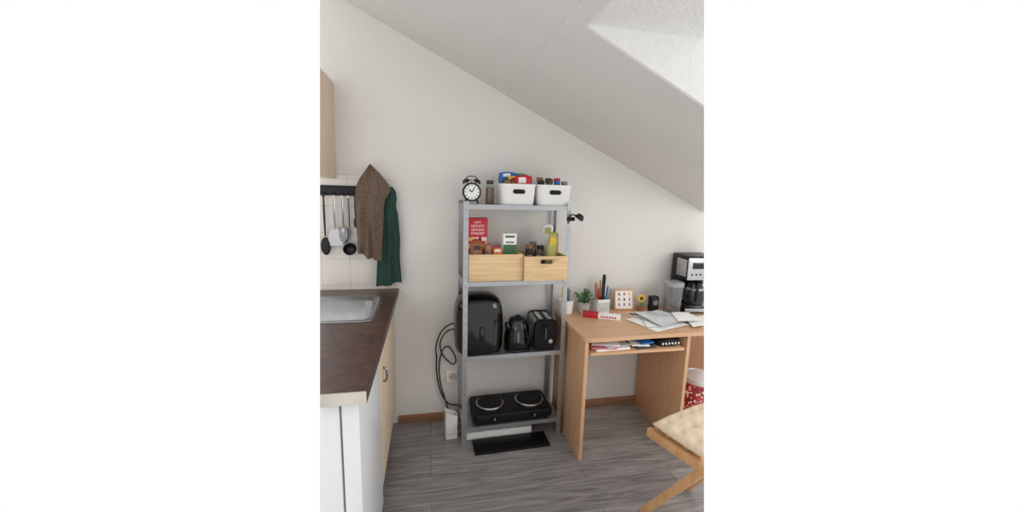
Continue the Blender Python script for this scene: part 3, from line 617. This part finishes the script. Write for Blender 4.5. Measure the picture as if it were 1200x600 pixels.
cf=thing('coffee_jug','glass coffee jug with black handle on the coffee maker','coffee jug',(CX,-.145,HD+.0502),-.06)
b=NB(); lathe(b,[(.05,0),(.064,.006),(.068,.05),(.06,.1),(.046,.135),(.046,.14)],32); obj('jug_glass',b,M['smoke'],cf)
b=NB(); lathe(b,[(.0475,.118),(.0615,.098),(.0625,.101),(.0485,.121)],32); obj('jug_band',b,M['steel'],cf)
b=NB(); lathe(b,[(.048,.138),(.05,.15),(.03,.158),(0,.16)],28); obj('lid',b,M['black'],cf)
b=NB(); tube(b,[(-.02,-.045,.145),(-.035,-.085,.14),(-.04,-.095,.09),(-.032,-.075,.03)],.008,8,2); obj('handle',b,M['black'],cf)
# long red-white box
p0,p1=D(682,370),D(727,375); a=math.atan2(p1.y-p0.y,p1.x-p0.x)
c=thing('long_carton','long red and white flat carton lying near the desk front','carton',((p0.x+p1.x)/2,(p0.y+p1.y)/2,HD+e),a)
Ln=(p1-p0).length
b=NB(); box(b,(0,0,.014),(Ln,.05,.028),.002); obj('carton',b,M['paper'],c)
b=NB(); box(b,(-Ln*.28,0,.0145),(Ln*.42,.0515,.0295),.002); obj('red_band',b,RED,c)
b=NB()
for q in range(6): box(b,(Ln*(.02+.07*q),-.0254,.015),(Ln*.045,.001,.011))
obj('lettering',b,RED,c)
# palette card
p=D(744,363.5); c=thing('swatch_card','small white card with brown colour swatches beside the papers','card',(p.x-.02,min(p.y,-.19),HD+e),.02)
b=NB(); box(b,(0,0,.003),(.15,.07,.006),.001); obj('card',b,M['paper'],c)
for q,mm in enumerate((DBROWN,TAN,ORG,DBROWN,GOLD)):
    b=NB(); box(b,(-.058+q*.029,0,.0065),(.022,.045,.002)); obj('swatch',b,mm,c)
# papers
def sheet(name,label,pix,z,m,cat='paper',cur=.0018):
    P=[D(*q) for q in pix]; cx=sum(q.x for q in P)/4; cy=sum(q.y for q in P)/4
    def f(off):
        def g(s_,t_):
            q=(P[0]*(1-s_)+P[1]*s_)*(1-t_)+(P[3]*(1-s_)+P[2]*s_)*t_
            return (q.x-cx,q.y-cy,cur*(math.sin(s_*5+z*3000)*math.sin(t_*4+1)+1)+off)
        return g
    b=NB(); shell(b,f(.0012),f(0),10)
    return tag(obj(name,b,m,None,(cx,cy,z),ang=60),label,cat)
Z0=HD+e
sheet('paper_sheet','white paper sheet lying lowest under the clear plastic sleeve',[(733,375),(766,367),(812,381),(770,389)],Z0,M['paper'])
sheet('paper_sheet','white paper sheet askew between the lowest sheet and the plastic sleeve',[(750,370),(778,369),(806,383),(758,385)],Z0+.0055,M['paper'])
sheet('paper_sheet','white paper sheet at the right edge in front of the coffee maker',[(802,375),(835,371),(850,380),(812,386)],Z0+.011,M['paper'])
sheet('plastic_sleeve','crumpled clear plastic sleeve on top of the papers',[(742,371),(770,367),(811,378),(776,386)],Z0+.0165,M['sleeve'],'plastic sleeve',.006)
sheet('paper_sheet','small loose paper topmost on the right of the pile beside the coffee maker',[(786,372),(806,372),(822,381),(794,383)],Z0+.0305,M['paper'])
# tray contents
def tb(name,label,cat,x0,x1,y0,y1,z0,z1,m,bev=.001,rz=0):
    b=NB(); box(b,(0,0,(z1-z0)/2),(x1-x0,y1-y0,z1-z0),bev); return tag(obj(name,b,m,None,((x0+x1)/2,(y0+y1)/2,z0),rz),label,cat)
TZ=.6225
tb('paper_stack','stack of white papers on the sliding tray under the desk','paper',.86,1.06,-.505,-.2,TZ,TZ+.012,M['paper'],rz=.06)
tb('magazine','pink magazine lying on the papers in the sliding tray','magazine',.86,1.0,-.51,-.25,TZ+.0125,TZ+.020,PINK,rz=-.14)
tb('magazine','grey magazine lying on the pink one in the sliding tray','magazine',.90,1.05,-.51,-.26,TZ+.0205,TZ+.026,LGREY,rz=.2)
tb('paper_bundle','loose white papers topmost of the left pile in the sliding tray','paper',.875,1.03,-.50,-.28,TZ+.0265,TZ+.031,M['paper'],rz=-.25)
tb('magazine','dark magazine lying in the middle of the sliding tray','magazine',1.10,1.215,-.505,-.22,TZ,TZ+.015,SLATE,rz=.05)
tb('magazine','pale magazine lying on the dark one in the sliding tray','magazine',1.10,1.2,-.505,-.24,TZ+.0155,TZ+.023,M['paper'],rz=-.16)
tb('notebook','blue notebook topmost of the middle pile in the sliding tray','notebook',1.115,1.195,-.50,-.26,TZ+.0235,TZ+.033,BLUE,rz=.18)
pz=thing('pencil_pouch','black pouch with pale pattern at the right of the sliding tray','pouch',(1.312,-.43,TZ),.03)
b=NB(); loft(b,[rr(.12,.12,.03,0),rr(.14,.14,.04,.012),rr(.14,.14,.04,.035),rr(.11,.11,.04,.054),rr(.06,.05,.02,.058)]); obj('bag',b,M['black'],pz)
b=NB()
for q in range(6): box(b,(-.05+q*.02,-.0705,.021),(.008,.002,.012),rot=(0,.5*(-1)**q,0))
obj('pattern',b,M['paper'],pz)
# tin on floor right of panel
p=hit(818,455,1,-.36)
c=thing('round_tin','round red patterned tin with a pale metal lid under the desk','tin',(p.x,-.36,0))
zt=hit(816,440,1,-.36).z
b=NB(); lathe(b,[(.095,0),(.10,.005),(.10,zt-.03),(.098,zt-.025)],36); obj('body',b,M['tinprint'],c)
b=NB(); lathe(b,[(.1025,zt-.028),(.1025,zt-.004),(.098,zt),(.096,zt-.003),(.02,zt-.001),(0,zt-.001)],36); obj('lid',b,cm('pale_metal',(206,204,200),.35,metal=.5),c)
# ------------------------------------------------------------------ folding chair
CR=.32
c=thing('folding_chair','wooden folding chair in front of the desk','chair',(.935,-.945,0),CR)
CW=.40
for x in (.0,CW-.028):
    b=NB(); bx(b,x,x+.028,-.40,.015,.405,.445,.004); obj('seat_rail',b,M['chairwood'],c)
for x in (.03,CW-.055):
    b=NB(); P=[(0,.025,0),(0,-.266,.44),(0,-.50,.86)]
    loft(b,[[(x,p_[1]-.02,p_[2]),(x+.022,p_[1]-.02,p_[2]),(x+.022,p_[1]+.02,p_[2]),(x,p_[1]+.02,p_[2])] for p_ in P]); obj('leg',b,M['chairwood'],c)
for x in (.055,CW-.08):
    b=NB(); P=[(0,-.52,0),(0,-.24,.405)]
    loft(b,[[(x,p_[1]-.018,p_[2]),(x+.022,p_[1]-.018,p_[2]),(x+.022,p_[1]+.018,p_[2]),(x,p_[1]+.018,p_[2])] for p_ in P]); obj('leg',b,M['chairwood'],c)
for q in range(5):
    b=NB(); y=.0-.085*q; bx(b,.028,CW-.028,y-.055,y+.005,.425,.443,.003); obj('seat_slat',b,M['chairwood'],c)
for z in (.66,.74,.82):
    y=-.266-(z-.44)*.557; b=NB(); bx(b,.03,CW-.03,y-.03,y-.02,z-.025,z+.025,.003); obj('back_slat',b,M['chairwood'],c)
cu=thing('seat_cushion','cream tufted cushion on the wooden folding chair','cushion',(.935,-.945,.446),CR)
cw,cdp=.385,.375
def cush(top):
    def f(u,v):
        a,c_=u*2-1,v*2-1; ed=max(0,1-a**6)*max(0,1-c_**6); th=.025*ed**.45
        x=a*cw/2*(1-.03*abs(c_)**3)+.20; y=c_*cdp/2*(1-.03*abs(a)**3)-.19
        if not top: return (x,y,.026-th*.92)
        tf=sum(math.exp(-((u-p)**2+(v-q)**2)/.0020) for p in (.1,.3,.5,.7,.9) for q in (.1,.3,.5,.7,.9))
        wr=.5+.5*noise.noise(Vector((u*12,v*12,2)))
        return (x,y,.028+th+(-.014*min(1,tf)+.005*wr)*ed)
    return f
b=NB(); shell(b,cush(True),cush(False),60); pad=obj('cushion_pad',b,M['cushion'],cu,ang=80)
edge=[(i/14,0) for i in range(14)]+[(1,i/14) for i in range(14)]+[(1-i/14,1) for i in range(14)]+[(0,1-i/14) for i in range(15)]
g=cush(True); b=NB(); tube(b,[(lambda p:(p[0],p[1],.027))(g(*q)) for q in edge],.004,8); obj('piping',b,M['piping'],pad)
# ------------------------------------------------------------------ the model ends where the photographed part of the room ends
bpy.context.view_layer.update()
def side(px):
    a,c=ray(px,0),ray(px,600); nn=a.cross(c).normalized()
    if nn.dot(ray(600,300))>0: nn=-nn
    return nn
PL=[side(375),side(825)]
for o in [o for o in bpy.data.objects if o.type=='MESH']:
    mw=o.matrix_world.copy()
    if not any((mw@v.co-CAM).dot(nn)>1e-6 for v in o.data.vertices for nn in PL): continue
    bm=bmesh.new(); bm.from_mesh(o.data); bm.transform(mw)
    for nn in PL:
        if not bm.verts or not any((v.co-CAM).dot(nn)>1e-6 for v in bm.verts): continue
        r=bmesh.ops.bisect_plane(bm,geom=bm.verts[:]+bm.edges[:]+bm.faces[:],dist=1e-6,plane_co=CAM,plane_no=nn,clear_outer=True)
        ed=[g for g in r['geom_cut'] if isinstance(g,bmesh.types.BMEdge)]
        if ed:
            try: bmesh.ops.triangle_fill(bm,use_beauty=True,edges=ed,normal=nn)
            except Exception: pass
    if not bm.faces: 
        bpy.data.objects.remove(o); continue
    bm.transform(mw.inverted()); bm.to_mesh(o.data); bm.free()
# ------------------------------------------------------------------ light
w=bpy.data.worlds.new('world'); sc.world=w; w.use_nodes=True
w.node_tree.nodes['Background'].inputs['Color'].default_value=(1,1,1,1); w.node_tree.nodes['Background'].inputs['Strength'].default_value=1.0
sc.view_settings.view_transform='Standard'; sc.view_settings.look='None'; sc.view_settings.exposure=0
def area(name,loc,dirv,sx,sy,en,col):
    ld=bpy.data.lights.new(name,'AREA'); ld.shape='RECTANGLE'; ld.size=sx; ld.size_y=sy; ld.energy=en; ld.color=col
    lo=bpy.data.objects.new(name,ld); COL.objects.link(lo); lo.location=loc; lo.rotation_euler=Vector(dirv).to_track_quat('-Z','Y').to_euler()
area('dormer_daylight',(2.2,-1.75,1.55),(-1,.25,-.45),1.0,.8,10,(1,.97,.92))
area('added_ceiling_fill',(-1.3,-2.9,1.7),(.75,1.6,.75),.9,.9,5,(1,.96,.90))  # added fill lamp behind the camera to brighten the left of the ceiling
